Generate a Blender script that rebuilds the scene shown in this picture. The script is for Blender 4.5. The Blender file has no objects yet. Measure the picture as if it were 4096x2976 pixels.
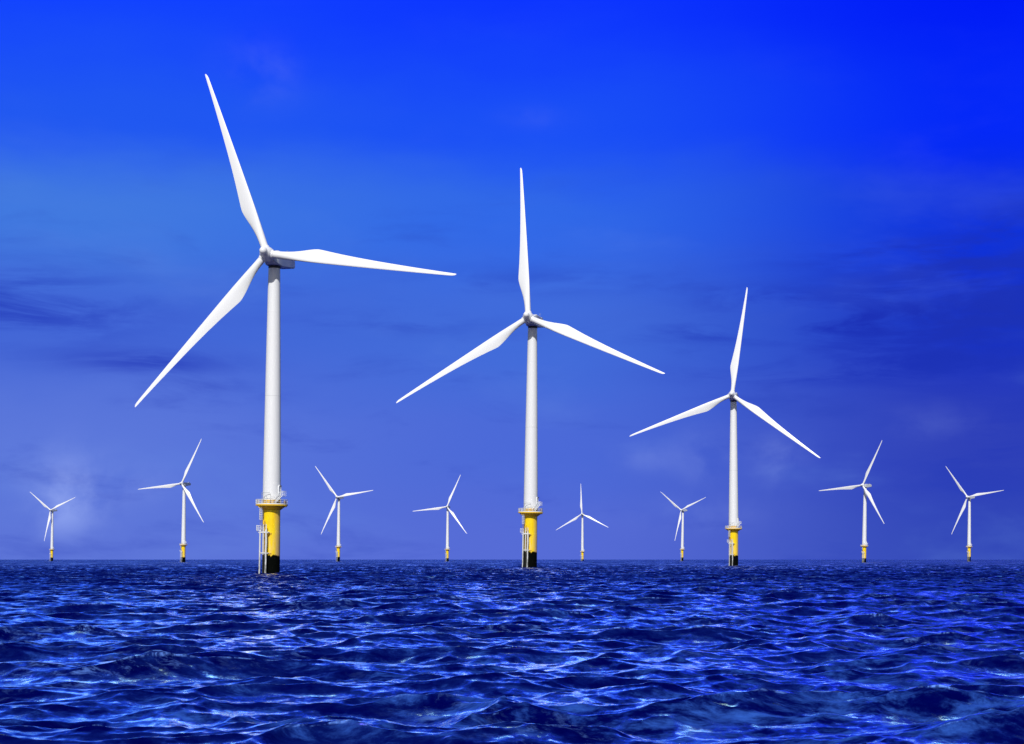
import bpy, math, random
import numpy as np
from mathutils import Vector, Matrix

# ------------------------------------------------------------------ camera, world, sun, exposure
scene = bpy.context.scene
COL = scene.collection
R = math.radians
F = 6500.0                     # focal length in photo pixels (photo is 4096 x 2976)
HOR = 2238.0                   # horizon row
EYE = 2.415                    # camera height over the sea

cam = bpy.data.cameras.new("camera")
camo = bpy.data.objects.new("camera", cam)
COL.objects.link(camo)
cam.sensor_width = 36.0
cam.lens = 36.0 * F / 4096.0
cam.shift_y = (HOR - 1488.0) / 4096.0
cam.clip_start = 0.1
cam.clip_end = 80000.0
camo.location = (0, 0, EYE)
camo.rotation_euler = (R(90), 0, 0)
scene.camera = camo
scene.render.resolution_x = 1024
scene.render.resolution_y = 744

SUN_EL, SUN_AZ = 42.0, -10.0   # sun behind the camera, this many degrees to its left
sd = Vector((math.sin(R(SUN_AZ)) * math.cos(R(SUN_EL)), -math.cos(R(SUN_AZ)) * math.cos(R(SUN_EL)), math.sin(R(SUN_EL))))
sun = bpy.data.lights.new("sun", 'SUN')
sun.energy = 3.9
sun.angle = R(0.5)
sun.color = (1.0, 0.985, 0.97)
suno = bpy.data.objects.new("sun", sun)
COL.objects.link(suno)
suno.rotation_euler = sd.to_track_quat('Z', 'Y').to_euler()

scene.view_settings.view_transform = 'Standard'
scene.view_settings.look = 'None'
scene.view_settings.exposure = 0.0
scene.view_settings.gamma = 1.0


def lin(c):
    out = []
    for v in c:
        v = v / 255.0
        out.append(v / 12.92 if v <= 0.04045 else ((v + 0.055) / 1.055) ** 2.4)
    return out


class NT:
    """tiny node-tree builder"""
    def __init__(s, tree):
        s.t = tree
        tree.nodes.clear()

    def n(s, kind, **kw):
        x = s.t.nodes.new(kind)
        for k, v in kw.items():
            setattr(x, k, v)
        return x

    def put(s, sock, v):
        if isinstance(v, bpy.types.NodeSocket):
            s.t.links.new(v, sock)
        elif v is not None:
            sock.default_value = v

    def m(s, op, a, b=None, c=None, clamp=False):
        x = s.n('ShaderNodeMath', operation=op, use_clamp=clamp)
        for i, v in enumerate((a, b, c)):
            if v is not None:
                s.put(x.inputs[i], v)
        return x.outputs[0]

    def sstep(s, v, lo, hi):
        x = s.n('ShaderNodeMapRange', interpolation_type='SMOOTHSTEP')
        s.put(x.inputs['Value'], v)
        x.inputs['From Min'].default_value = lo
        x.inputs['From Max'].default_value = hi
        return x.outputs[0]

    def mix(s, f, a, b, blend='MIX'):
        x = s.n('ShaderNodeMix', data_type='RGBA', blend_type=blend)
        s.put(x.inputs[0], f)
        for i, v in ((6, a), (7, b)):
            if isinstance(v, (tuple, list)):
                v = tuple(v)[:3] + (1.0,)
            s.put(x.inputs[i], v)
        return x.outputs[2]

    def noise(s, vec, scale, detail=4, rough=0.55, dist=0.0, lac=2.0):
        x = s.n('ShaderNodeTexNoise')
        s.put(x.inputs['Vector'], vec)
        x.inputs['Scale'].default_value = scale
        x.inputs['Detail'].default_value = detail
        x.inputs['Roughness'].default_value = rough
        x.inputs['Distortion'].default_value = dist
        x.inputs['Lacunarity'].default_value = lac
        return x.outputs[0]

    def scalev(s, vec, v):
        x = s.n('ShaderNodeVectorMath', operation='MULTIPLY')
        s.put(x.inputs[0], vec)
        x.inputs[1].default_value = v
        return x.outputs[0]

    def ramp(s, f, stops, interp='LINEAR'):
        x = s.n('ShaderNodeValToRGB')
        x.color_ramp.interpolation = interp
        el = x.color_ramp.elements
        while len(el) < len(stops):
            el.new(0.5)
        for e, (p, c) in zip(el, stops):
            e.position = p
            e.color = tuple(c) + (1.0,) if len(c) == 3 else c
        s.put(x.inputs[0], f)
        return x.outputs[0]


def build_world():
    w = bpy.data.worlds.new("World")
    scene.world = w
    w.use_nodes = True
    t = NT(w.node_tree)
    tc = t.n('ShaderNodeTexCoord')
    sp = t.n('ShaderNodeSeparateXYZ')
    t.put(sp.inputs[0], tc.outputs['Generated'])
    X, Y, Z = sp.outputs
    hyp = t.m('SQRT', t.m('ADD', t.m('MULTIPLY', X, X), t.m('MULTIPLY', Y, Y)))
    el = t.m('DIVIDE', Z, t.m('MAXIMUM', hyp, 1e-4))
    T = t.m('MAXIMUM', t.m('MULTIPLY', el, F / HOR), 0.0)        # height above the horizon, 1 = about 19 degrees
    az = t.m('ARCTAN2', X, Y)
    U = t.m('DIVIDE', az, 0.3055)                                # bearing, +-1 = 17.5 degrees
    cv = t.n('ShaderNodeCombineXYZ')
    t.put(cv.inputs[0], U)
    t.put(cv.inputs[1], T)
    uv = cv.outputs[0]
    # wind-drawn streaks bend the colour bands a little
    warp = t.noise(t.scalev(uv, (1.1, 3.2, 1.0)), 1.4, 4, 0.55)
    Tw = t.m('ADD', T, t.m('MULTIPLY', t.m('SUBTRACT', warp, 0.5), 0.16))
    Tw = t.m('DIVIDE', Tw, 1.6)
    pos = [p / 1.6 for p in (0.0, 0.20, 0.40, 0.62, 0.77, 1.0)]
    L = [(93, 117, 216), (92, 120, 219), (66, 102, 214), (65, 121, 224), (32, 88, 241), (17, 66, 255)]
    M = [(86, 108, 214), (76, 106, 216), (66, 108, 218), (48, 104, 232), (26, 80, 246), (13, 54, 255)]
    Rr = [(50, 72, 184), (46, 64, 184), (22, 48, 192), (12, 50, 222), (4, 40, 248), (0, 26, 247)]
    rl = t.ramp(Tw, [(p, lin(c)) for p, c in zip(pos, L)], 'EASE')
    rm = t.ramp(Tw, [(p, lin(c)) for p, c in zip(pos, M)], 'EASE')
    rr = t.ramp(Tw, [(p, lin(c)) for p, c in zip(pos, Rr)], 'EASE')
    c = t.mix(t.sstep(U, -0.85, 0.05), rl, rm)
    c = t.mix(t.sstep(U, 0.05, 0.95), c, rr)
    # soft veils and darker streaks everywhere
    n1 = t.noise(t.scalev(uv, (2.0, 9.0, 1.0)), 1.3, 6, 0.6, 0.3)
    n2 = t.noise(t.scalev(uv, (0.9, 2.6, 1.0)), 1.9, 5, 0.55, 0.2)
    low = t.m('SUBTRACT', 1.0, t.sstep(T, 0.40, 0.80))
    c = t.mix(t.m('MULTIPLY', t.sstep(n2, 0.50, 0.80), t.m('MULTIPLY_ADD', low, 0.24, 0.03)), c, (0.16, 0.30, 0.80))
    c = t.mix(t.m('MULTIPLY', t.sstep(n1, 0.52, 0.75), t.m('MULTIPLY', low, 0.40)), c, (0.02, 0.05, 0.48))

    def blob(u0, t0, su, st):
        a = t.m('DIVIDE', t.m('SUBTRACT', U, u0), su)
        b = t.m('DIVIDE', t.m('SUBTRACT', T, t0), st)
        q = t.m('ADD', t.m('MULTIPLY', a, a), t.m('MULTIPLY', b, b))
        return t.m('EXPONENT', t.m('MULTIPLY', q, -1.0))
    puff = t.sstep(t.noise(t.scalev(uv, (1.0, 1.3, 1.0)), 7.0, 5, 0.55, 0.2), 0.32, 0.68)
    streak = t.sstep(t.noise(t.scalev(uv, (2.6, 15.0, 1.0)), 1.2, 6, 0.62, 0.5), 0.38, 0.60)
    pale = None
    for u0, t0, su, st, k in ((-0.87, 0.115, .07, .065, .95), (-0.90, 0.07, .05, .03, .35), (-0.74, 0.13, .06, .03, .3),
                              (0.385, 0.185, .055, .045, .3), (0.53, 0.178, .05, .04, .3), (0.27, 0.18, .06, .025, .24),
                              (0.36, 0.08, .14, .03, .18), (0.83, 0.24, .09, .03, .12), (0.05, 0.79, .06, .02, .07),
                              (-0.5, 0.86, .07, .05, .13)):
        x = t.m('MULTIPLY', blob(u0, t0, su, st), k)
        pale = x if pale is None else t.m('ADD', pale, x)
    c = t.mix(t.m('MULTIPLY', pale, puff, clamp=True), c, lin((138, 160, 238)))
    dark = None
    for u0, t0, su, st, k in ((0.92, 0.47, .28, .07, .9), (0.85, 0.36, .26, .05, .8), (0.50, 0.46, .12, .02, .6), (0.42, 0.40, .16, .015, .5),
                              (1.0, 0.58, .12, .04, .6), (0.95, 0.20, .20, .10, .35), (-0.97, 0.435, .22, .055, .75), (-0.72, 0.345, .16, .02, .7), (0.05, 0.50, .25, .025, .35), (-0.25, 0.42, .2, .02, .35), (0.72, 0.415, .30, .022, .8), (0.62, 0.33, .25, .02, .5), (0.78, 0.53, .22, .02, .5),
                              (-0.55, 0.29, .10, .02, .3)):
        x = t.m('MULTIPLY', blob(u0, t0, su, st), k)
        dark = x if dark is None else t.m('ADD', dark, x)
    c = t.mix(t.m('MULTIPLY', dark, streak, clamp=True), c, lin((28, 50, 182)))
    # daylight sky everywhere else
    sky = t.n('ShaderNodeTexSky', sky_type='NISHITA')
    sky.sun_disc = False
    sky.sun_elevation = R(SUN_EL)
    sky.sun_rotation = math.atan2(sd.x, sd.y)
    bg1 = t.n('ShaderNodeBackground')
    t.put(bg1.inputs[0], sky.outputs[0])
    bg1.inputs[1].default_value = 0.06
    bg2 = t.n('ShaderNodeBackground')
    t.put(bg2.inputs[0], c)
    bg2.inputs[1].default_value = 1.0
    # unseen blue glow band added overhead so the water reflects more light
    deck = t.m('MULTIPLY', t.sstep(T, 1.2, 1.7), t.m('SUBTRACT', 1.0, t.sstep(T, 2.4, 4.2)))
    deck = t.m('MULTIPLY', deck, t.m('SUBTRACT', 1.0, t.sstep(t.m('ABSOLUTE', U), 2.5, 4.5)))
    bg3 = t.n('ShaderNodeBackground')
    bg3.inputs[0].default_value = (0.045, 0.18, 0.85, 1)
    bg3.inputs[1].default_value = GLOW_BAND
    away = t.m('MAXIMUM', t.sstep(T, 1.15, 2.1), t.sstep(t.m('ABSOLUTE', U), 1.6, 3.2))
    mx = t.n('ShaderNodeMixShader')
    t.put(mx.inputs[0], away)
    t.put(mx.inputs[1], bg2.outputs[0])
    t.put(mx.inputs[2], bg1.outputs[0])
    out = t.n('ShaderNodeOutputWorld')
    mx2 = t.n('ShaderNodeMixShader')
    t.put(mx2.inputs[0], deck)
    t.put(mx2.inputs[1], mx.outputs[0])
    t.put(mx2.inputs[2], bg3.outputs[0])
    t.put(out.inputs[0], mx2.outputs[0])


GLOW_BAND = 0.8  # strength of the added glow band overhead
build_world()

# ------------------------------------------------------------------ materials


def material(name):
    m = bpy.data.materials.new(name)
    m.use_nodes = True
    t = NT(m.node_tree)
    out = t.n('ShaderNodeOutputMaterial')
    b = t.n('ShaderNodeBsdfPrincipled')
    t.put(out.inputs[0], b.outputs[0])
    return m, t, b


def objxyz(t):
    tc = t.n('ShaderNodeTexCoord')
    sp = t.n('ShaderNodeSeparateXYZ')
    t.put(sp.inputs[0], tc.outputs['Object'])
    return tc.outputs['Object'], sp.outputs


def paint(name, col, rough=0.38, dirt=0.10, dirtcol=(0.35, 0.33, 0.28), scale=(1.2, 1.2, 0.25)):
    m, t, b = material(name)
    P, _ = objxyz(t)
    n = t.noise(t.scalev(P, scale), 2.0, 6, 0.6)
    f = t.m('MULTIPLY', t.sstep(n, 0.48, 0.85), dirt)
    t.put(b.inputs['Base Color'], t.mix(f, col, dirtcol))
    t.put(b.inputs['Roughness'], t.m('MULTIPLY_ADD', n, 0.2, rough - 0.1))
    return m


def tower_paint():
    m, t, b = material("tower_paint")
    P, (x, y, z) = objxyz(t)
    n = t.noise(t.scalev(P, (1.6, 1.6, 0.12)), 2.0, 6, 0.6)
    f = t.m('MULTIPLY', t.sstep(n, 0.5, 0.9), 0.12)
    c = t.mix(f, (0.80, 0.80, 0.80), (0.42, 0.42, 0.38))
    seam = None
    for zz, k in ((38.8, 0.30), (20.2, 0.10), (57.0, 0.10)):
        d = t.m('ABSOLUTE', t.m('SUBTRACT', z, zz))
        s = t.m('MULTIPLY', t.m('LESS_THAN', d, 0.06), k)
        seam = s if seam is None else t.m('ADD', seam, s)
    c = t.mix(seam, c, (0.30, 0.31, 0.32))
    t.put(b.inputs['Base Color'], c)
    b.inputs['Roughness'].default_value = 0.4
    return m


def foundation_paint():
    """yellow coat, bleached on one side, black weed below the tide line"""
    m, t, b = material("foundation_paint")
    P, (x, y, z) = objxyz(t)
    n = t.noise(t.scalev(P, (1.0, 1.0, 0.35)), 1.1, 6, 0.6)
    run = t.noise(t.scalev(P, (2.6, 2.6, 0.22)), 1.3, 6, 0.62, 0.4)
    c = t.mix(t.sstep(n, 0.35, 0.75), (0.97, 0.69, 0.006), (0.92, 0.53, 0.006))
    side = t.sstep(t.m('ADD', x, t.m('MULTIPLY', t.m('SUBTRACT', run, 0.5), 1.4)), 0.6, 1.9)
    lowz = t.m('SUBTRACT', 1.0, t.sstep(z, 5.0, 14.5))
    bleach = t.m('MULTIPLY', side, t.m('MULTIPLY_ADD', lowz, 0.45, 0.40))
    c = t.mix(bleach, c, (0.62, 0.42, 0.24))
    # pale run under the landing, near the weed
    px = t.m('DIVIDE', t.m('SUBTRACT', x, 0.35), 0.75)
    pz = t.m('DIVIDE', t.m('SUBTRACT', z, 6.2), 1.9)
    g = t.m('EXPONENT', t.m('MULTIPLY', t.m('ADD', t.m('MULTIPLY', px, px), t.m('MULTIPLY', pz, pz)), -1.0))
    c = t.mix(t.m('MULTIPLY', g, t.m('MULTIPLY', t.sstep(run, 0.38, 0.62), 0.6)), c, (0.78, 0.62, 0.40))
    # black growth
    en = t.noise(t.scalev(P, (1.0, 1.0, 0.25)), 1.7, 7, 0.65)
    zz = t.m('ADD', z, t.m('MULTIPLY', t.m('SUBTRACT', en, 0.5), 2.6))
    zz = t.m('ADD', zz, t.m('MULTIPLY', x, 0.09))
    weed = t.m('SUBTRACT', 1.0, t.sstep(zz, 4.05, 4.22))
    wn = t.noise(P, 3.5, 6, 0.65)
    wc = t.mix(t.sstep(wn, 0.60, 0.78), (0.0025, 0.0032, 0.0025), (0.03, 0.028, 0.022))
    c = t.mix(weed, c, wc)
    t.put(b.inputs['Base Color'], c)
    t.put(b.inputs['Roughness'], t.m('MULTIPLY_ADD', weed, 0.45, 0.42))
    t.put(b.inputs['Specular IOR Level'], t.m('MULTIPLY_ADD', weed, -0.28, 0.3))
    return m


def landing_paint():
    """white galvanised pipes, stained towards the splash zone"""
    m, t, b = material("landing_paint")
    P, (x, y, z) = objxyz(t)
    n = t.noise(t.scalev(P, (4.0, 4.0, 0.9)), 1.5, 6, 0.65)
    low = t.m('SUBTRACT', 1.0, t.sstep(t.m('ADD', z, t.m('MULTIPLY', n, 2.0)), 0.5, 7.5))
    f = t.m('MULTIPLY', t.sstep(n, 0.42, 0.60), t.m('MULTIPLY_ADD', low, 0.90, 0.06))
    t.put(b.inputs['Base Color'], t.mix(f, (0.70, 0.70, 0.68), (0.10, 0.11, 0.08)))
    b.inputs['Roughness'].default_value = 0.5
    return m


def ladder_paint():
    m, t, b = material("rusty_ladder")
    P, (x, y, z) = objxyz(t)
    n = t.noise(t.scalev(P, (3.0, 3.0, 1.0)), 1.5, 5, 0.6)
    low = t.m('SUBTRACT', 1.0, t.sstep(t.m('ADD', z, t.m('MULTIPLY', n, 1.2)), 4.3, 5.4))
    c = t.mix(t.sstep(n, 0.4, 0.65), (0.40, 0.33, 0.26), (0.20, 0.12, 0.07))
    t.put(b.inputs['Base Color'], t.mix(low, c, (0.02, 0.02, 0.016)))
    b.inputs['Roughness'].default_value = 0.6
    return m


MAT = {
    'tower': tower_paint(),
    'blade': paint("blade_gelcoat", (0.82, 0.82, 0.82), 0.32, 0.05, (0.5, 0.5, 0.46), (0.8, 0.8, 0.12)),
    'hub': paint("hub_gelcoat", (0.80, 0.80, 0.81), 0.34, 0.10, (0.4, 0.4, 0.38)),
    'nacelle': paint("nacelle_panels", (0.70, 0.72, 0.74), 0.45, 0.30, (0.42, 0.45, 0.47), (2.2, 2.2, 0.15)),
    'found': foundation_paint(),
    'yellow': paint("yellow_steel", (0.88, 0.53, 0.015), 0.45, 0.5, (0.55, 0.25, 0.03), (1.5, 1.5, 1.0)),
    'white': paint("white_rail", (0.76, 0.77, 0.78), 0.45, 0.1),
    'land': landing_paint(),
    'rust': ladder_paint(),
    'grey': paint("grey_steel", (0.33, 0.36, 0.38), 0.5, 0.2),
    'brown': paint("brown_cabinet", (0.16, 0.07, 0.03), 0.6, 0.3, (0.3, 0.16, 0.06)),
    'dark': paint("dark_rubber", (0.02, 0.02, 0.022), 0.6, 0.1),
}

# ------------------------------------------------------------------ mesh helpers


class MB:
    def __init__(s):
        s.v, s.f = [], []

    def add(s, vs, fs):
        o = len(s.v)
        s.v += [tuple(p) for p in vs]
        s.f += [tuple(i + o for i in f) for f in fs]

    def lathe(s, prof, n=48, axis='Z', cx=0, cy=0):
        vs, fs = [], []
        for r, z in prof:
            for k in range(n):
                a = 2 * math.pi * k / n
                if axis == 'Z':
                    vs.append((cx + r * math.cos(a), cy + r * math.sin(a), z))
                else:                       # revolve about Y
                    vs.append((r * math.sin(a), z, r * math.cos(a)))
        m = len(prof)
        for i in range(m - 1):
            for k in range(n):
                k2 = (k + 1) % n
                fs.append((i * n + k, i * n + k2, (i + 1) * n + k2, (i + 1) * n + k))
        if prof[0][0] > 1e-6:
            fs.append(tuple(range(n - 1, -1, -1)))
        if prof[-1][0] > 1e-6:
            fs.append(tuple((m - 1) * n + k for k in range(n)))
        s.add(vs, fs)

    def rod(s, p0, p1, r0, r1=None, n=10, cap=True):
        r1 = r0 if r1 is None else r1
        p0, p1 = Vector(p0), Vector(p1)
        d = (p1 - p0).normalized()
        u = d.orthogonal().normalized()
        w = d.cross(u)
        vs, fs = [], []
        for p, r in ((p0, r0), (p1, r1)):
            for k in range(n):
                a = 2 * math.pi * k / n
                vs.append(p + (u * math.cos(a) + w * math.sin(a)) * r)
        for k in range(n):
            k2 = (k + 1) % n
            fs.append((k, k2, n + k2, n + k))
        if cap:
            fs.append(tuple(range(n - 1, -1, -1)))
            fs.append(tuple(range(n, 2 * n)))
        s.add(vs, fs)

    def path(s, pts, r, n=10, closed=False):
        pts = [Vector(p) for p in pts]
        m = len(pts)
        vs, fs = [], []
        up = Vector((0.13, 0.27, 0.95)).normalized()
        rr = r if isinstance(r, (list, tuple)) else [r] * m
        for i, p in enumerate(pts):
            a = pts[(i - 1) % m] if (closed or i > 0) else p
            b = pts[(i + 1) % m] if (closed or i < m - 1) else p
            d = (b - a).normalized()
            u = d.cross(up)
            if u.length < 1e-3:
                u = d.orthogonal()
            u.normalize()
            w = d.cross(u)
            for k in range(n):
                t = 2 * math.pi * k / n
                vs.append(p + (u * math.cos(t) + w * math.sin(t)) * rr[i])
        for i in range(m if closed else m - 1):
            j = (i + 1) % m
            for k in range(n):
                k2 = (k + 1) % n
                fs.append((i * n + k, j * n + k, j * n + k2, i * n + k2))
        if not closed:
            fs.append(tuple(range(n)))
            fs.append(tuple((m - 1) * n + k for k in range(n - 1, -1, -1)))
        s.add(vs, fs)

    def box(s, lo, hi, mat=None):
        x0, y0, z0 = lo
        x1, y1, z1 = hi
        vs = [Vector(p) for p in ((x0, y0, z0), (x1, y0, z0), (x1, y1, z0), (x0, y1, z0), (x0, y0, z1), (x1, y0, z1), (x1, y1, z1), (x0, y1, z1))]
        if mat:
            vs = [mat @ p for p in vs]
        s.add(vs, [(3, 2, 1, 0), (4, 5, 6, 7), (0, 1, 5, 4), (1, 2, 6, 5), (2, 3, 7, 6), (3, 0, 4, 7)])

    def mesh(s, name, mat, smooth=35, bevel=0.0):
        me = bpy.data.meshes.new(name)
        me.from_pydata(s.v, [], s.f)
        me.materials.append(mat)
        import bmesh
        bm = bmesh.new()
        bm.from_mesh(me)
        if bevel:
            es = [e for e in bm.edges if len(e.link_faces) == 2 and e.calc_face_angle(0) > R(30)]
            bmesh.ops.bevel(bm, geom=es, offset=bevel, segments=3, profile=0.6, affect='EDGES')
        bmesh.ops.recalc_face_normals(bm, faces=bm.faces)
        bm.to_mesh(me)
        bm.free()
        me.polygons.foreach_set('use_smooth', [True] * len(me.polygons))
        me.set_sharp_from_angle(angle=R(smooth))
        me.update()
        return me


# ------------------------------------------------------------------ the turbine's part meshes (metres; z = 0 at the water, hub at 70)
BL = 44.0          # blade tip radius
OV = 4.6           # rotor centre ahead of the tower axis


def blade_mesh():
    """span +Z from the rotor axis, trailing edge +X, upwind +Y"""
    st = [  # r, leading x, trailing x, thickness, twist, roundness(1 = circle)
        (1.30, -0.80, 0.80, 1.60, 0, 1.0), (2.3, -0.80, 0.80, 1.60, 0, 1.0), (3.4, -0.81, 0.84, 1.56, 4, .92), (4.8, -0.83, 0.98, 1.46, 9, .72),
        (6.2, -0.85, 1.24, 1.30, 13, .48), (7.6, -0.86, 1.58, 1.14, 14, .28), (9.0, -0.87, 1.94, 1.00, 13.5, .12), (10.2, -0.87, 2.22, 0.92, 12.5, .05),
        (11.0, -0.87, 2.36, .86, 12, 0), (11.7, -0.86, 2.40, .82, 11.4, 0), (12.5, -0.86, 2.33, .78, 10.8, 0), (14.5, -0.83, 2.08, .70, 9.5, 0),
        (17.5, -0.78, 1.74, .60, 7.8, 0), (21, -0.72, 1.42, .50, 6.0, 0), (25, -0.65, 1.13, .41, 4.3, 0), (29, -0.57, 0.90, .33, 3.0, 0),
        (33, -0.49, 0.70, .26, 2.0, 0), (37, -0.40, 0.53, .19, 1.0, 0), (40, -0.33, 0.42, .15, .5, 0), (42, -0.28, 0.36, .12, .2, 0),
        (43.0, -0.23, 0.33, .10, 0, 0), (43.55, -0.13, 0.31, .075, 0, 0), (43.85, 0.0, 0.29, .05, 0, 0), (44.0, 0.14, 0.26, .03, 0, 0)]
    n = 28
    vs, fs = [], []
    for r, le, te, th, tw, rd in st:
        c = te - le
        ca, sa = math.cos(R(-tw)), math.sin(R(-tw))
        for k in range(n):
            a = 2 * math.pi * k / n
            xc = 0.5 - 0.5 * math.cos(a)                         # 0 leading .. 1 trailing
            up = 1 if a <= math.pi else -1
            yt = 5 * (0.2969 * math.sqrt(xc) - 0.1260 * xc - 0.3516 * xc ** 2 + 0.2843 * xc ** 3 - 0.1036 * xc ** 4) * th
            y1 = up * yt * (1.0 if up < 0 else 0.72)             # fuller downwind side
            y2 = 0.5 * th * math.sin(a)
            x = le + c * xc
            y = y1 * (1 - rd) + y2 * rd
            vs.append((x * ca - y * sa, x * sa + y * ca, r))
    for i in range(len(st) - 1):
        for k in range(n):
            k2 = (k + 1) % n
            fs.append((i * n + k, i * n + k2, (i + 1) * n + k2, (i + 1) * n + k))
    fs.append(tuple(range(n - 1, -1, -1)))
    fs.append(tuple((len(st) - 1) * n + k for k in range(n)))
    b = MB()
    b.add(vs, fs)
    return b.mesh('blade', MAT['blade'], 50)


def hub_mesh():
    """nose towards +Y, one blade socket along +Z"""
    b = MB()
    prof = [(1.05, -1.55), (1.35, -1.45), (1.50, -1.15), (1.58, -0.5), (1.56, 0.1), (1.44, 0.65), (1.20, 1.15), (0.93, 1.55), (0.76, 1.80), (0.74, 1.95)]
    prof += [(0.82 * math.cos(a), 2.20 + 0.82 * math.sin(a)) for a in [R(x) for x in (-22, 0, 15, 30, 45, 60, 75, 84, 88)]]
    b.lathe(prof, 56, 'Y')
    for k in range(3):
        rot = Matrix.Rotation(2 * math.pi * k / 3, 4, 'Y')
        q = MB()
        q.lathe([(1.30, 0.3), (1.16, 0.75), (1.03, 1.10), (0.98, 1.35), (0.98, 1.58), (0.965, 1.60), (0.86, 1.60), (0.86, 1.54), (0.5, 1.54)], 40, 'Z')
        b.add([rot @ Vector(p) for p in q.v], q.f)
    return b.mesh('hub', MAT['hub'], 40)


def nacelle_mesh():
    """rear towards +Y, origin over the tower axis at shaft height"""
    w = 1.5
    sec = [  # y, half width, bottom, top
        (-2.95, 1.05, -1.15, 1.10), (-2.2, 1.42, -1.45, 1.42), (-1.2, 1.58, -1.55, 1.62), (1.6, w, -1.58, 1.66),
        (5.0, w, -1.12, 1.50), (8.6, w, -0.68, 1.32), (9.15, 1.4, -0.55, 1.24)]
    vs, fs = [], []
    ch = 0.22
    for y, h, z0, z1 in sec:
        vs += [(-h, y, z0 + ch), (-h + ch, y, z0), (h - ch, y, z0), (h, y, z0 + ch), (h, y, z1 - ch), (h - ch, y, z1), (-h + ch, y, z1), (-h, y, z1 - ch)]
    for i in range(len(sec) - 1):
        for k in range(8):
            k2 = (k + 1) % 8
            fs.append((i * 8 + k, i * 8 + k2, (i + 1) * 8 + k2, (i + 1) * 8 + k))
    fs.append(tuple(range(7, -1, -1)))
    fs.append(tuple((len(sec) - 1) * 8 + k for k in range(8)))
    b = MB()
    b.add(vs, fs)
    me = b.mesh('nacelle', MAT['nacelle'], 25)
    return me


def yaw_mesh():
    b = MB()
    b.lathe([(1.18, -2.15), (1.32, -2.1), (1.32, -1.5), (1.2, -1.4)], 40)
    return b.mesh('yaw_bearing', MAT['dark'])


def cooler_mesh():
    b = MB()
    b.box((-0.9, 7.2, 1.5), (0.9, 8.2, 2.0))
    b.rod((0.5, 6.6, 1.5), (0.5, 6.6, 3.0), 0.04)
    b.rod((0.2, 6.6, 2.9), (0.8, 6.6, 2.9), 0.03)
    return b.mesh('roof_cooler', MAT['grey'], 35)


def tower_mesh():
    prof = []
    for i in range(25):
        q = i / 24
        prof.append((1.97 + (1.25 - 1.97) * q ** 1.15, 16.1 + (68.7 - 16.1) * q))
    b = MB()
    b.lathe(prof, 72)
    return b.mesh('tower', MAT['tower'])


def pile_mesh():
    b = MB()
    b.lathe([(1.92, -14), (1.92, 0), (1.92, 3), (1.92, 9.2), (1.90, 9.22), (1.90, 14.1)], 72)
    return b.mesh('foundation_pile', MAT['found'])


def deck_mesh():
    b = MB()
    b.lathe([(1.93, 13.95), (2.2, 14.15), (3.15, 14.86), (3.48, 14.87), (3.48, 15.14), (2.05, 15.14), (2.0, 15.2), (2.0, 16.0), (2.08, 16.0), (2.08, 16.1), (1.5, 16.1)], 72)
    # bumped-out gusset and hoist lug on the rim
    b.box((2.9, -0.35, 14.62), (3.25, 0.35, 14.86))
    b.box((-2.55, -2.15, 14.45), (-2.2, -1.7, 14.86))
    return b.mesh('deck', MAT['yellow'], 30)


def ring(r, z, n=48, a0=0.0, a1=360.0):
    return [(r * math.cos(R(a0 + (a1 - a0) * k / n)), r * math.sin(R(a0 + (a1 - a0) * k / n)), z) for k in range(n)]


def deck_rail_mesh():
    b = MB()
    for k in range(20):
        a = R(18 * k + 7)
        b.rod((3.42 * math.cos(a), 3.42 * math.sin(a), 15.1), (3.42 * math.cos(a), 3.42 * math.sin(a), 16.22), 0.036, n=8)
    b.path(ring(3.42, 16.22), 0.045, 8, True)
    b.path(ring(3.42, 15.74), 0.04, 8, True)
    b.lathe([(3.40, 15.16), (3.44, 15.16), (3.44, 15.40), (3.40, 15.40), (3.40, 15.16)], 72)
    # gate panels with close bars on the side of the ladder
    for a in list(range(196, 246, 4)):
        b.rod((3.42 * math.cos(R(a)), 3.42 * math.sin(R(a)), 15.3), (3.42 * math.cos(R(a)), 3.42 * math.sin(R(a)), 16.2), 0.022, n=6)
    return b.mesh('railing', MAT['white'], 40)


def cabinet_mesh(a, w, h):
    b = MB()
    if True:
        m = Matrix.Rotation(R(a), 4, 'Z')
        b.box((2.75 if w < .5 else 2.15, -w, 15.145), (3.2 if w < .5 else 2.6, w, 15.145 + h), m)
    return b.mesh('cabinet', MAT['brown'], 30, 0.03)


def door_mesh():
    """tall oval door standing proud of the tower on a hood, towards the right of the camera"""
    b = MB()
    m = Matrix.Rotation(R(-24), 4, 'Z')
    out, inn = [], []
    for k in range(32):
        a = 2 * math.pi * k / 32
        ca, sa = math.cos(a), math.sin(a)
        y = 0.48 * ca
        z = (0.70 if sa > 0 else -0.70) + 0.48 * sa
        out.append((y, 18.2 + z))
    fs = []
    vs = []
    for x, k in ((1.75, 1.0), (2.12, 1.0), (2.12, 0.80), (2.06, 0.80)):
        for y, z in out:
            vs.append(m @ Vector((x, y * k, 18.2 + (z - 18.2) * (1 if k == 1 else 0.92))))
    for i in range(3):
        for k in range(32):
            k2 = (k + 1) % 32
            fs.append((i * 32 + k, i * 32 + k2, (i + 1) * 32 + k2, (i + 1) * 32 + k))
    fs.append(tuple(96 + k for k in range(32)))
    b.add(vs, fs)
    return b.mesh('door', MAT['white'], 40)


def door_lamp_mesh():
    b = MB()
    m = Matrix.Rotation(R(-24), 4, 'Z')
    b.rod(m @ Vector((2.0, -.1, 19.15)), m @ Vector((2.25, -.1, 19.2)), 0.05)
    b.rod(m @ Vector((2.2, -.1, 19.28)), m @ Vector((2.45, -.1, 19.12)), 0.09, 0.16)
    return b.mesh('lamp', MAT['dark'])


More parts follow.
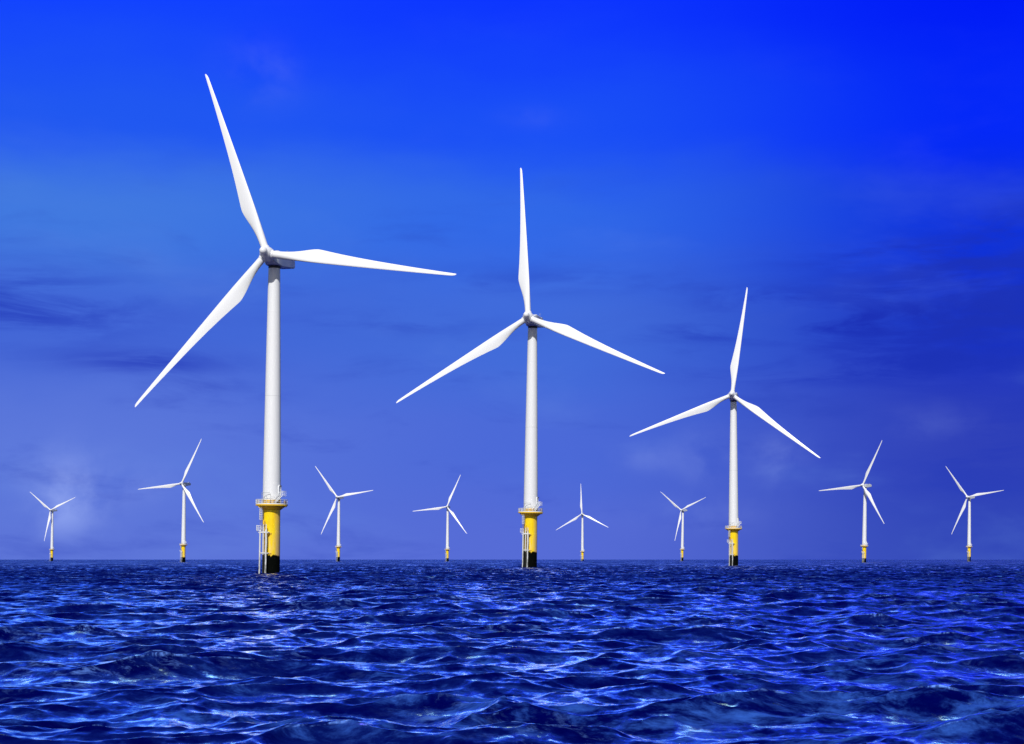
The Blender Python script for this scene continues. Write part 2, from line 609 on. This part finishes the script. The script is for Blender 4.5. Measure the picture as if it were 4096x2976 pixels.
def stair_mesh():
    b = MB()
    p0, p1 = Vector((0.75, -2.75, 15.14)), Vector((2.25, -1.35, 17.0))
    d = (p1 - p0)
    side = Vector((d.y, -d.x, 0)).normalized() * 0.32
    for s in (-1, 1):
        b.path([p0 + side * s, p1 + side * s], 0.07, 6)
    for i in range(9):
        c = p0 + d * ((i + .5) / 9)
        b.path([c - side, c + side], 0.05, 6)
    m = Matrix.Translation((2.5, -0.95, 0)) @ Matrix.Rotation(R(-24), 4, 'Z')
    b.box((-0.5, -0.6, 16.96), (0.5, 0.6, 17.04), m)
    return b.mesh('stairs', MAT['white'], 40)


def stair_rail_mesh():
    b = MB()
    p0, p1 = Vector((0.75, -2.75, 15.14)), Vector((2.25, -1.35, 17.0))
    d = (p1 - p0)
    side = Vector((d.y, -d.x, 0)).normalized() * 0.34
    up = Vector((0, 0, 0.95))
    for s in (-1, 1):
        b.path([p0 + side * s + up, p1 + side * s + up], 0.04, 6)
        for q in (0, .5, 1):
            b.rod(p0 + d * q + side * s, p0 + d * q + side * s + up, 0.035, n=6)
    m = Matrix.Translation((2.5, -0.95, 0)) @ Matrix.Rotation(R(-24), 4, 'Z')
    cs = [(-.05, -.58), (.48, -.58), (.48, .58), (-.5, .58)]
    for z, r in ((18.05, .04), (17.7, .03), (17.35, .03)):
        b.path([m @ Vector((x, y, z)) for x, y in cs], r, 6)
    for x, y in cs + [(.48, 0), (.2, -.58)]:
        b.rod(m @ Vector((x, y, 17.0)), m @ Vector((x, y, 18.05)), 0.035, n=6)
    return b.mesh('handrail', MAT['white'], 40)


def davit_mesh():
    b = MB()
    b.path([(-1.85, -2.35, 15.14), (-1.85, -2.35, 17.62), (-0.02, -2.35, 17.66)], 0.05, 8)
    b.path([(-0.02, -2.35, 17.66), (0.08, -2.45, 16.2)], 0.018, 6)
    b.path([(-1.85, -2.35, 17.1), (-1.45, -2.35, 17.62)], 0.04, 6)
    b.path([(-0.78, -2.3, 16.72), (1.35, -2.3, 16.74)], 0.022, 6)
    b.rod((-0.8, -2.3, 16.62), (-0.8, -2.3, 16.84), 0.06, n=8)
    b.path([(1.35, -2.3, 16.74), (1.35, -2.3, 15.14)], 0.022, 6)
    b.path([(-1.35 + 1.4 * i / 10, -2.45, 16.12 + 0.26 * math.sin(math.pi * (0.12 + 0.76 * i / 10))) for i in range(11)], 0.06, 8)
    b.path([(-1.35, -2.45, 15.14), (-1.35, -2.45, 16.2)], 0.05, 6)
    b.path([(0.05, -2.45, 15.14), (0.05, -2.45, 16.2)], 0.05, 6)
    return b.mesh('davit', MAT['grey'], 40)


def locker_mesh():
    b = MB()
    b.box((-0.72, -2.95, 15.145), (0.05, -2.3, 16.02))
    return b.mesh('locker', MAT['yellow'], 30, 0.04)


LX, LY = -1.98, -1.75           # upper ladder


def up_ladder_mesh():
    b = MB()
    for x in (-0.22, 0.22):
        b.rod((LX + x, LY, 9.4), (LX + x, LY, 15.2), 0.045, n=8)
    z = 9.6
    while z < 15:
        b.rod((LX - .22, LY, z), (LX + .22, LY, z), 0.022, n=6)
        z += 0.3
    for z in (10.4, 12.4, 13.6):
        b.rod((LX + .1, LY, z), (-1.45, -1.15, z), 0.05, n=6)
    return b.mesh('access_ladder', MAT['rust'], 40)


def cage_mesh():
    b = MB()
    def hoop(z):
        return [(LX + 0.38 * math.cos(R(a)), LY - 0.06 + 0.62 * math.sin(R(a)), z) for a in range(180, 361, 18)]
    for z in (11.85, 12.35, 12.85, 13.35, 13.85, 14.3):
        b.path(hoop(z), 0.05, 6)
    for i in (0, 3, 5, 7, 10):
        x, y, _ = hoop(0)[i]
        b.rod((x, y, 11.85), (x, y, 14.3), 0.032, n=6)
    return b.mesh('safety_cage', MAT['white'], 40)


def rest_mesh():
    b = MB()
    b.box((-2.85, -2.75, 9.42), (-1.75, -1.5, 9.54))
    b.path([(-2.8, -2.4, 9.4), (-2.15, -2.4, 8.75)], 0.07, 6)
    b.path([(-1.85, -1.6, 9.4), (-1.4, -1.3, 9.0)], 0.08, 6)
    return b.mesh('rest_platform', MAT['white'], 40)


def rest_rail_mesh():
    b = MB()
    cs = [(-1.95, -2.72), (-2.82, -2.72), (-2.82, -1.53), (-1.95, -1.53)]
    for z, r in ((10.46, .05), (10.1, .035), (9.75, .035)):
        b.path([(x, y, z) for x, y in cs], r, 6)
    for x, y in cs + [(-2.38, -2.72), (-2.82, -2.1)]:
        b.rod((x, y, 9.5), (x, y, 10.6 if x < -2.7 else 10.46), 0.045, n=6)
    return b.mesh('railing', MAT['white'], 40)


FY = -2.75


def fender_mesh(i):
    b = MB()
    if i == 0:
        b.path([(-2.09, FY, -3), (-2.11, FY, 0), (-2.06, FY, 5), (-2.02, FY, 9.45)], [.17, .17, .18, .18], 14)
    elif i == 1:
        b.path([(-1.36, FY + .1, 4.2), (-1.36, FY + .1, 10.0), (-1.34, FY + .1, 10.75)], [.14, .14, .10], 12)
    else:
        b.path([(-0.80, FY, -3), (-0.82, FY, 0.2), (-0.74, FY - .03, 2.8), (-0.78, FY, 4.6), (-0.68, FY - .03, 6.9), (-0.73, FY, 9.2), (-0.72, FY, 9.5), (-0.71, FY, 9.75), (-0.71, FY, 10.8)],
               [.19, .19, .19, .21, .21, .22, .22, .10, .10], 14)
    return b.mesh('fender_post', MAT['land'], 40)


def beam_mesh(i):
    b = MB()
    z = 9.02 if i == 0 else 4.52
    r = .17 if i == 0 else .13
    b.path([(-2.05, FY + .05, z), (-0.35, FY + .05, z)], r, 12)
    b.path([(-0.45, FY + .05, z), (-0.22, FY + .35, z - .01), (-0.2, -1.8, z - .02)], r, 12)
    b.path([(-2.03, FY + .05, z), (-1.5, -1.2, z)], r * .8, 10)
    return b.mesh('cross_beam', MAT['land'], 40)


def boat_ladder_mesh():
    b = MB()
    for x in (-1.22, -0.96):
        b.rod((x, FY + .2, -3), (x, FY + .2, 11.3 if x > -1.1 else 10.6), 0.045, n=8)
    z = -2.8
    while z < 11:
        b.rod((-1.22, FY + .2, z), (-0.96, FY + .2, z), 0.026, n=6)
        z += 0.28
    return b.mesh('ladder', MAT['rust'], 40)


def inner_pipe_mesh():
    b = MB()
    b.rod((-1.42, FY + .3, -3), (-1.42, FY + .3, 4.4), .11, n=10)
    return b.mesh('rusty_pipe', MAT['rust'], 40)


def light_box_mesh():
    b = MB()
    b.box((-1.52, -2.0, 10.75), (-1.22, -1.7, 11.75))
    b.rod((-1.37, -1.86, 10.3), (-1.37, -1.86, 10.8), 0.05, n=8)
    return b.mesh('junction_box', MAT['yellow'], 30, 0.03)


def plate_mesh(z):
    b = MB()
    if True:
        for dx in (-.07, .09):
            for dz in (-.1, .1):
                a = R(-84)
                x, y = 0.18 + dx, -1.93
                b.box((x - .045, y - .012, z + dz - .07), (x + .045, y + .04, z + dz + .07))
    return b.mesh('depth_mark', MAT['brown'], 30)


ME = dict(blade=blade_mesh(), hub=hub_mesh(), nacelle=nacelle_mesh(), yaw=yaw_mesh(), cooler=cooler_mesh(), tower=tower_mesh(), pile=pile_mesh(),
          deck=deck_mesh(), drail=deck_rail_mesh(), cab0=cabinet_mesh(186, .30, .85), cab1=cabinet_mesh(352, .32, .85), cab2=cabinet_mesh(303, .55, .62), door=door_mesh(), lamp=door_lamp_mesh(), stair=stair_mesh(), srail=stair_rail_mesh(),
          davit=davit_mesh(), locker=locker_mesh(), upl=up_ladder_mesh(), cage=cage_mesh(), rest=rest_mesh(), rrail=rest_rail_mesh(),
          f0=fender_mesh(0), f1=fender_mesh(1), f2=fender_mesh(2), b0=beam_mesh(0), b1=beam_mesh(1), blad=boat_ladder_mesh(), pipe=inner_pipe_mesh(),
          jbox=light_box_mesh(), plate0=plate_mesh(8.75), plate1=plate_mesh(4.45))

# ------------------------------------------------------------------ the turbines


def part(name, me, parent, mat=None):
    o = bpy.data.objects.new(name, me)
    COL.objects.link(o)
    o.parent = parent
    if mat is not None:
        o.matrix_basis = mat
    return o


def build_turbine():
    """one turbine with every part; movable parts get their pose per copy"""
    root = bpy.data.objects.new('wind_turbine', None)
    COL.objects.link(root)
    root.empty_display_size = 4
    P = {}
    P['tower'] = part('tower', ME['tower'], root)
    part('door', ME['door'], P['tower'])
    part('lamp', ME['lamp'], P['tower'])
    P['nacelle'] = part('nacelle', ME['nacelle'], root)
    part('yaw_bearing', ME['yaw'], P['nacelle'])
    part('roof_cooler', ME['cooler'], P['nacelle'])
    P['hub'] = part('hub', ME['hub'], root)
    for k in range(3):
        P['blade%d' % k] = part('blade', ME['blade'], root)
    pile = part('foundation_pile', ME['pile'], root)
    part('depth_mark', ME['plate0'], pile)
    part('depth_mark', ME['plate1'], pile)
    part('junction_box', ME['jbox'], pile)
    deck = part('work_platform', ME['deck'], root)
    part('railing', ME['drail'], deck)
    for k in ('cab0', 'cab1', 'cab2'):
        part('cabinet', ME[k], deck)
    part('locker', ME['locker'], deck)
    part('davit', ME['davit'], deck)
    st = part('stairs', ME['stair'], root)
    part('handrail', ME['srail'], st)
    la = part('access_ladder', ME['upl'], root)
    part('safety_cage', ME['cage'], la)
    rp = part('rest_platform', ME['rest'], root)
    part('railing', ME['rrail'], rp)
    bl = part('boat_landing', ME['b0'], root)
    part('cross_beam', ME['b1'], bl)
    for k in ('f0', 'f1', 'f2'):
        part('fender_post', ME[k], bl)
    part('ladder', ME['blad'], bl)
    part('rusty_pipe', ME['pipe'], bl)
    return root


def copy_turbine(src):
    r = src.copy()
    COL.objects.link(r)
    for ch in list(src.children):
        c = ch.copy()
        COL.objects.link(c)
        c.parent = r
        for g in list(ch.children):
            d = g.copy()
            COL.objects.link(d)
            d.parent = c
    return r


# base x, waterline y, tower top x, hub y guess, yaw, rotor angle, blade radius, hub x, hub y, shaft tilt, cone, size, depth sunk  (photo pixels, degrees, metres)
TURB = [
    (207, 2242, 210, 2039, 19.59, 143.41, 43.68, 202.2, 2040.7, 7.49, 2.55, 1.10, 0.0,
     'small far white turbine leftmost on the horizon, rotor forming a Y'),
    (733, 2247, 736.8, 1933.9, 19.3, 66.1, 44.1, 726.3, 1934.6, 7.99, 1.78, 1.0, 0.0,
     'far white turbine left of the tallest one, one blade level left, nacelle in side view'),
    (1083.6, 2296, 1098, 1013, 12.31, 110.58, 44.08, 1067.6, 1015.1, 7.54, 3.09, 0.76, 0.0,
     'largest and nearest white turbine on a yellow base, one blade pointing right almost level'),
    (1353, 2242.5, 1355.9, 1987, 19.44, 128.6, 44.54, 1348.6, 1988.5, 6.86, 2.75, 1.10, 0.0,
     'far white turbine just right of the tallest one, one blade pointing level right'),
    (1789, 2245.5, 1790.9, 2026.2, 9.77, 67.72, 44.82, 1787.7, 2027.2, 9.24, 2.88, 1.0, 0.0,
     'small far white turbine just left of the middle big one, one blade level left'),
    (2119.9, 2266, 2130.8, 1263, 14.51, 94.57, 43.9, 2112.7, 1270.1, 11.9, 4.31, 1.06, 0.0,
     'second largest white turbine in the middle, yellow base, one blade straight up'),
    (2329.5, 2239.7, 2330, 2055.1, 11.17, 92.74, 46.61, 2327.7, 2056.2, 7.68, 4.1, 1.15, 3.0,
     'smallest white turbine, right of the middle big one, no black at its foot'),
    (2728, 2241.3, 2732, 2039.5, 38.73, 142.65, 43.94, 2724.7, 2040.7, 7.11, 3.11, 1.10, 0.0,
     'small far white turbine just left of the third largest, rotor forming a Y'),
    (2934, 2262, 2934, 1577, 12.07, 82.34, 44.97, 2928.1, 1579.9, 8.3, 3.41, 0.93, 0.0,
     'third largest white turbine right of the middle on a yellow base, rotor seen face on'),
    (3455.9, 2251.4, 3460.7, 1939.4, 41.92, 65.31, 43.8, 3450.4, 1941.2, 6.9, 2.97, 0.92, 0.0,
     'far white turbine right of the third largest, one blade level left, nacelle in side view'),
    (3875.7, 2242.2, 3878.2, 1987, 44.7, 127.77, 44.46, 3870.0, 1988.2, 4.35, 2.37, 1.10, 0.0,
     'far white turbine rightmost on the horizon, one blade pointing level right'),
]


def ray(u, v, d):
    return Vector(((u - 2048.0) / F * d, d, EYE + (HOR - v) / F * d))


proto = build_turbine()
placed = []
for i, (bx, wl, tx, hy0, psi, th, rad, hu, hv, tau, beta, sc, sunk, label) in enumerate(TURB):
    root = proto if i == 0 else copy_turbine(proto)
    placed.append(root)
pile_sites = []
for root, (bx, wl, tx, hy0, psi, th, rad, hu, hv, tau, beta, sc, sunk, label) in zip(placed, TURB):
    H = wl - hy0
    ppm = H / (70.0 - sunk)
    D = sc * F / ppm
    base = ray(bx, wl, D)
    base.z -= sunk * sc
    pile_sites.append((base.x, base.y, sc))
    lean = math.atan2(tx - bx, H)
    root['label'] = label
    root['category'] = 'wind turbine'
    root['group'] = 'wind turbines of the offshore farm'
    M = Matrix.Translation(base) @ Matrix.Rotation(lean, 4, 'Y') @ Matrix.Scale(sc, 4)
    root.matrix_basis = M
    Mi = M.inverted()
    cp, sp = math.cos(R(psi)), math.sin(R(psi))
    ct, stt = math.cos(R(tau)), math.sin(R(tau))
    Dc = D - OV * sc * cp
    C = ray(hu, hv, Dc)
    a = Vector((-sp * ct, -cp * ct, stt))
    e1 = Vector((cp, -sp, 0))
    e2 = a.cross(e1)
    if e2.z < 0:
        e2 = -e2
    rlen = rad * (H / 70.0) / ppm * (Dc / D)
    zs = rlen / BL

    def frame(ang, cone):
        t = R(ang)
        rr = e1 * math.cos(t) + e2 * math.sin(t)
        b = rr * math.cos(R(cone)) + a * math.sin(R(cone))
        tt = -e1 * math.sin(t) + e2 * math.cos(t)
        y = b.cross(tt)
        return tt, y, b

    def pose(x, y, z, org, k=(1, 1, 1)):
        m = Matrix(((x.x * k[0], y.x * k[1], z.x * k[2], org.x), (x.y * k[0], y.y * k[1], z.y * k[2], org.y),
                    (x.z * k[0], y.z * k[1], z.z * k[2], org.z), (0, 0, 0, 1)))
        return Mi @ m
    ch = list(root.children)
    blades = [c for c in ch if c.name.split('.')[0] == 'blade']
    hub = next(c for c in ch if c.name.split('.')[0] == 'hub')
    nac = next(c for c in ch if c.name.split('.')[0] == 'nacelle')
    x, y, z = frame(th, 0)
    hub.matrix_basis = pose(x, y, z, C, (sc, sc, sc))
    for k, b in enumerate(blades):
        x, y, z = frame(th - 120 * k, beta)
        b.matrix_basis = pose(x, y, z, C, (sc, sc, sc * zs))
    top = M @ Vector((0, 0, 70))
    no = Vector((top.x, top.y, C.z - 0.30 * sc))
    yv = Vector((sp, cp, 0))
    xv = Vector((cp, -sp, 0))
    nac.matrix_basis = pose(xv, yv, Vector((0, 0, 1)), no, (sc, sc, sc))

# ------------------------------------------------------------------ the sea
rng = np.random.default_rng(7)


def tile(L, N, l0, l1, rms, wind, spread, peak, seed, chop=1.0):
    """periodic patch of wind waves between wavelengths l0..l1: height, sideways shift and crest folding"""
    g = np.random.default_rng(seed)
    k1 = np.fft.fftfreq(N, 1.0 / N) * 2 * np.pi / L
    kx, ky = np.meshgrid(k1, k1, indexing='ij')
    k = np.hypot(kx, ky)
    k[0, 0] = 1
    lam = 2 * np.pi / k
    kp = 2 * np.pi / peak
    S = np.exp(-1.25 * (kp / k) ** 2) / k ** 3.6
    ang = np.arctan2(ky, kx) - wind
    S *= np.abs(np.cos(ang)) ** spread * (np.cos(ang) > 0) + 0.02
    S *= np.clip((lam - l0 * .8) / (l0 * .4), 0, 1) * np.clip((l1 * 1.2 - lam) / (l1 * .4), 0, 1)
    S[0, 0] = 0
    A = (g.standard_normal((N, N)) + 1j * g.standard_normal((N, N))) * np.sqrt(S)
    f = lambda a: np.fft.ifft2(a).real
    h = f(A)
    s = rms / h.std()
    A = A * s
    h = h * s
    dx = f(1j * kx / k * A) * chop
    dy = f(1j * ky / k * A) * chop
    jxx = f(kx * kx / k * A) * chop
    jyy = f(ky * ky / k * A) * chop
    jxy = f(kx * ky / k * A) * chop
    return dict(L=L, N=N, d=np.stack([h, dx, dy, jxx, jyy, jxy], -1).astype(np.float32))


def sample(T, x, y, rot):
    c, s = math.cos(rot), math.sin(rot)
    u = (x * c + y * s) / T['L'] * T['N']
    v = (-x * s + y * c) / T['L'] * T['N']
    iu = np.floor(u).astype(np.int64)
    iv = np.floor(v).astype(np.int64)
    fu = (u - iu).astype(np.float32)[:, None]
    fv = (v - iv).astype(np.float32)[:, None]
    N = T['N']
    iu %= N
    iv %= N
    iu1 = (iu + 1) % N
    iv1 = (iv + 1) % N
    d = T['d']
    q = (d[iu, iv] * (1 - fu) + d[iu1, iv] * fu) * (1 - fv) + (d[iu, iv1] * (1 - fu) + d[iu1, iv1] * fu) * fv
    o = np.empty_like(q)
    o[:, 0] = q[:, 0]
    o[:, 1] = q[:, 1] * c - q[:, 2] * s
    o[:, 2] = q[:, 1] * s + q[:, 2] * c
    a, b, e = q[:, 3], q[:, 4], q[:, 5]
    o[:, 3] = a * c * c + b * s * s - 2 * e * c * s
    o[:, 4] = a * s * s + b * c * c + 2 * e * c * s
    o[:, 5] = (a - b) * c * s + e * (c * c - s * s)
    return o


WIND = R(-75)      # waves run towards the camera and a little to its right
SEA = [  # tile, rotation, shortest wavelength kept
    (tile(13.0, 512, .12, .6, .0062, 0, 1.0, .6, 11, 1.3), WIND + .25, .22),
    (tile(41.0, 512, .5, 1.9, .022, 0, 1.2, 1.5, 12, 1.5), WIND - .10, .8),
    (tile(103.0, 512, 1.8, 9.0, .068, 0, 2.2, 4.0, 23, 1.9), WIND + .20, 3.0),
    (tile(197.0, 512, 3.0, 26.0, .112, 0, 5.0, 10.0, 34, 1.9), WIND - .15, 5.0),
]


def build_sea():
    # grid fanned round the viewpoint so that near water has fine cells and the sheet still reaches the horizon
    inner = np.linspace(-R(21), R(21), 1150)
    outer = R(21) + np.cumsum(np.geomspace(0.0012, 0.05, 60))
    outer = outer[outer < R(75)]
    th = np.concatenate([-outer[::-1], inner, outer])
    k = 0.0032
    r = [4.0]
    while r[-1] < 60000:
        q = k if r[-1] < 1500 else k * (1 + (r[-1] - 1500) / 900)
        r.append(r[-1] * (1 + q))
    r = np.array(r)
    nr, nt = len(r), len(th)
    rr, tt = np.meshgrid(r, th, indexing='ij')
    rr = rr.ravel()
    tt = tt.ravel()
    x = rr * np.sin(tt)
    y = rr * np.cos(tt)
    q = np.where(rr < 1500, k, k * (1 + (rr - 1500) / 900)) * rr            # cell size
    pos = np.zeros((nr * nt, 3), np.float32)
    pos[:, 0] = x
    pos[:, 1] = y
    J = np.zeros((nr * nt, 3), np.float32)
    for T, rot, lmin in SEA:
        w = np.clip((lmin * 1.3 - 2.2 * q) / (lmin * .8), 0, 1)
        idx = np.nonzero(w > 0)[0]
        for c in np.array_split(idx, max(1, len(idx) // 400000)):
            s = sample(T, x[c], y[c], rot)
            ww = w[c].astype(np.float32)[:, None]
            pos[c, 2] += s[:, 0] * ww[:, 0]
            pos[c, 0] += s[:, 1] * ww[:, 0]
            pos[c, 1] += s[:, 2] * ww[:, 0]
            J[c] += s[:, 3:6] * ww
    jac = (1 - J[:, 0]) * (1 - J[:, 1]) - J[:, 2] ** 2
    me = bpy.data.meshes.new('sea')
    nq = (nr - 1) * (nt - 1)
    i = np.arange(nr - 1)[:, None] * nt + np.arange(nt - 1)[None, :]
    i = i.ravel()
    quads = np.stack([i, i + 1, i + nt + 1, i + nt], -1).astype(np.int32)[:, ::-1]
    me.vertices.add(nr * nt)
    me.vertices.foreach_set('co', pos.ravel())
    me.loops.add(nq * 4)
    me.loops.foreach_set('vertex_index', quads.ravel())
    me.polygons.add(nq)
    me.polygons.foreach_set('loop_start', np.arange(0, nq * 4, 4, dtype=np.int32))
    me.polygons.foreach_set('use_smooth', np.ones(nq, dtype=bool))
    at = me.attributes.new('fold', 'FLOAT', 'POINT')
    at.data.foreach_set('value', jac.astype(np.float32))
    me.update(calc_edges=True)
    me.validate()
    o = bpy.data.objects.new('sea', me)
    COL.objects.link(o)
    o['kind'] = 'structure'
    me.materials.append(water_material())
    print('sea', nr, nt, 'fold', np.percentile(jac, [0.1, 1, 5, 25, 50]))
    return o


def water_material():
    m = bpy.data.materials.new("sea_water")
    m.use_nodes = True
    t = NT(m.node_tree)
    geo = t.n('ShaderNodeNewGeometry')
    P = geo.outputs['Position']
    sp = t.n('ShaderNodeSeparateXYZ')
    t.put(sp.inputs[0], P)
    dist = t.m('SQRT', t.m('ADD', t.m('MULTIPLY', sp.outputs[0], sp.outputs[0]), t.m('MULTIPLY', sp.outputs[1], sp.outputs[1])))
    flat = t.scalev(P, (1.0, 1.0, 0.0))
    at = t.n('ShaderNodeAttribute', attribute_name='fold')
    fold = at.outputs['Fac']
    # foam: on folding crests, torn up by noise, and thin drifting lace
    n1 = t.noise(t.scalev(P, (0.7, 1.0, 0.0)), 5.0, 8, 0.74, 1.0)
    n2 = t.noise(t.scalev(P, (0.6, 0.35, 0.0)), 0.20, 4, 0.55)
    lace = t.noise(t.scalev(P, (0.6, 1.0, 0.0)), 3.0, 9, 0.78, 0.5)
    crest = t.m('MULTIPLY', t.sstep(fold, CREST, CREST - 0.35), t.sstep(n1, 0.44, 0.60))
    patch = t.m('MULTIPLY', t.sstep(n2, 0.50, 0.70), t.sstep(lace, 0.51, 0.64))
    foam = t.m('MINIMUM', t.m('ADD', t.m('MULTIPLY', crest, 0.8), t.m('MULTIPLY', patch, FOAM)), 1.0)
    # bright sheen put into the body colour as pale blue patches, strongest nearby
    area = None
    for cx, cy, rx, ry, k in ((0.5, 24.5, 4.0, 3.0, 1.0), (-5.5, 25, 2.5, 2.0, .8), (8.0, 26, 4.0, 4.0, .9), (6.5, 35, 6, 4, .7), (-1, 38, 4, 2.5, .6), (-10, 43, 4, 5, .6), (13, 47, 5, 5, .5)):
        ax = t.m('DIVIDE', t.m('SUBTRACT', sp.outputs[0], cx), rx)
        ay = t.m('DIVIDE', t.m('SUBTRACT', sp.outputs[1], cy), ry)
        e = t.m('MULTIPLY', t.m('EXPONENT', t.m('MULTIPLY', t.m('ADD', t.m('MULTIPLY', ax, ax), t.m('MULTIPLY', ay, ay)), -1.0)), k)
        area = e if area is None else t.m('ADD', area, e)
    tone_n = t.noise(t.scalev(P, (0.6, 1.0, 0.6)), 1.2, 10, 0.72, 0.3)
    sheen_tint = t.sstep(t.m('ADD', tone_n, t.m('MULTIPLY_ADD', t.m('MINIMUM', area, 1.0), 0.13, -0.06)), 0.50, 0.72)
    # gusts: rougher and calmer patches
    gust = t.noise(t.scalev(P, (0.035, 0.05, 0.0)), 1.0, 4, 0.6)
    gust = t.m('MULTIPLY_ADD', t.sstep(gust, 0.35, 0.65), 0.7, 0.65)
    # ripples too fine for the mesh: slopes added to the normal, by size
    far = t.sstep(dist, 40, 260)
    N = geo.outputs['Normal']
    for sc, det, amp, d0, d1, k0, k1 in ((( 7.0, 5.0, 1.0), 4, (0.32, 0.42), 25, 120, 1.0, 0.5), ((1.6, 0.9, 0.3), 5, (0.45, 0.85), 20, 90, 0.6, 1.0),
                                         ((0.45, 0.075, 0.0), 5, (0.3, 0.95), 70, 320, 0.0, 1.0), ((0.10, 0.012, 0.0), 4, (0.1, 0.6), 150, 800, 0.0, 1.0)):
        x = t.n('ShaderNodeTexNoise')
        t.put(x.inputs['Vector'], t.scalev(P, sc))
        x.inputs['Scale'].default_value = 1.0
        x.inputs['Detail'].default_value = det
        x.inputs['Roughness'].default_value = 0.62
        v = t.n('ShaderNodeVectorMath', operation='SUBTRACT')
        t.put(v.inputs[0], x.outputs['Color'])
        v.inputs[1].default_value = (0.5, 0.5, 0.5)
        q = t.scalev(v.outputs[0], (amp[0], amp[1], 0.0))
        w = t.m('MULTIPLY', t.m('MULTIPLY_ADD', t.sstep(dist, d0, d1), k1 - k0, k0), gust)
        v2 = t.n('ShaderNodeVectorMath', operation='SCALE')
        t.put(v2.inputs[0], q)
        t.put(v2.inputs['Scale'], w)
        ad = t.n('ShaderNodeVectorMath', operation='ADD')
        t.put(ad.inputs[0], N)
        t.put(ad.inputs[1], v2.outputs[0])
        N = ad.outputs[0]
    # of unresolved waves one sees the faces turned this way
    v2 = t.n('ShaderNodeVectorMath', operation='SCALE')
    t.put(v2.inputs[0], geo.outputs['Incoming'])
    t.put(v2.inputs['Scale'], t.m('MULTIPLY_ADD', far, FACE, 0.02))
    ad = t.n('ShaderNodeVectorMath', operation='ADD')
    t.put(ad.inputs[0], N)
    t.put(ad.inputs[1], v2.outputs[0])
    nz = t.n('ShaderNodeVectorMath', operation='NORMALIZE')
    t.put(nz.inputs[0], ad.outputs[0])
    N = nz.outputs[0]
    body = t.n('ShaderNodeBsdfDiffuse')
    t.put(body.inputs[0], t.mix(foam, t.mix(sheen_tint, t.mix(t.sstep(tone_n, 0.40, 0.62), (0.0, 0.0005, 0.055), (0.002, 0.008, 0.10)), (0.024, 0.085, 0.40)), (0.16, 0.34, 1.0)))
    t.put(body.inputs['Normal'], N)
    gl = t.n('ShaderNodeBsdfGlossy')
    t.put(gl.inputs['Roughness'], t.m('MULTIPLY_ADD', t.sstep(dist, 40, 600), 0.10, 0.20))
    t.put(gl.inputs['Normal'], N)
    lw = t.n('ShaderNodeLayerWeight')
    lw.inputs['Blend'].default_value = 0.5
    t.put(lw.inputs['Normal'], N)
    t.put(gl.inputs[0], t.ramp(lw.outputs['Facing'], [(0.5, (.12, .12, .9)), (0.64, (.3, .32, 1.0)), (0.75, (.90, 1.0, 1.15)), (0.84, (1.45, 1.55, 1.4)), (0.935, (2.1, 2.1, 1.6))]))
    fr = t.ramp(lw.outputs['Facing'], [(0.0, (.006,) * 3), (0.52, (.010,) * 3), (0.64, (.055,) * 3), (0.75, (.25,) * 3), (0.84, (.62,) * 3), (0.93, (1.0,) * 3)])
    fac = t.m('MULTIPLY', fr, t.m('MULTIPLY_ADD', foam, -0.85, 1.0))
    mx = t.n('ShaderNodeMixShader')
    t.put(mx.inputs[0], fac)
    t.put(mx.inputs[1], body.outputs[0])
    t.put(mx.inputs[2], gl.outputs[0])
    out = t.n('ShaderNodeOutputMaterial')
    t.put(out.inputs[0], mx.outputs[0])
    return m


FOAM = 0.55
CREST = 0.26
FACE = 0.25
build_sea()
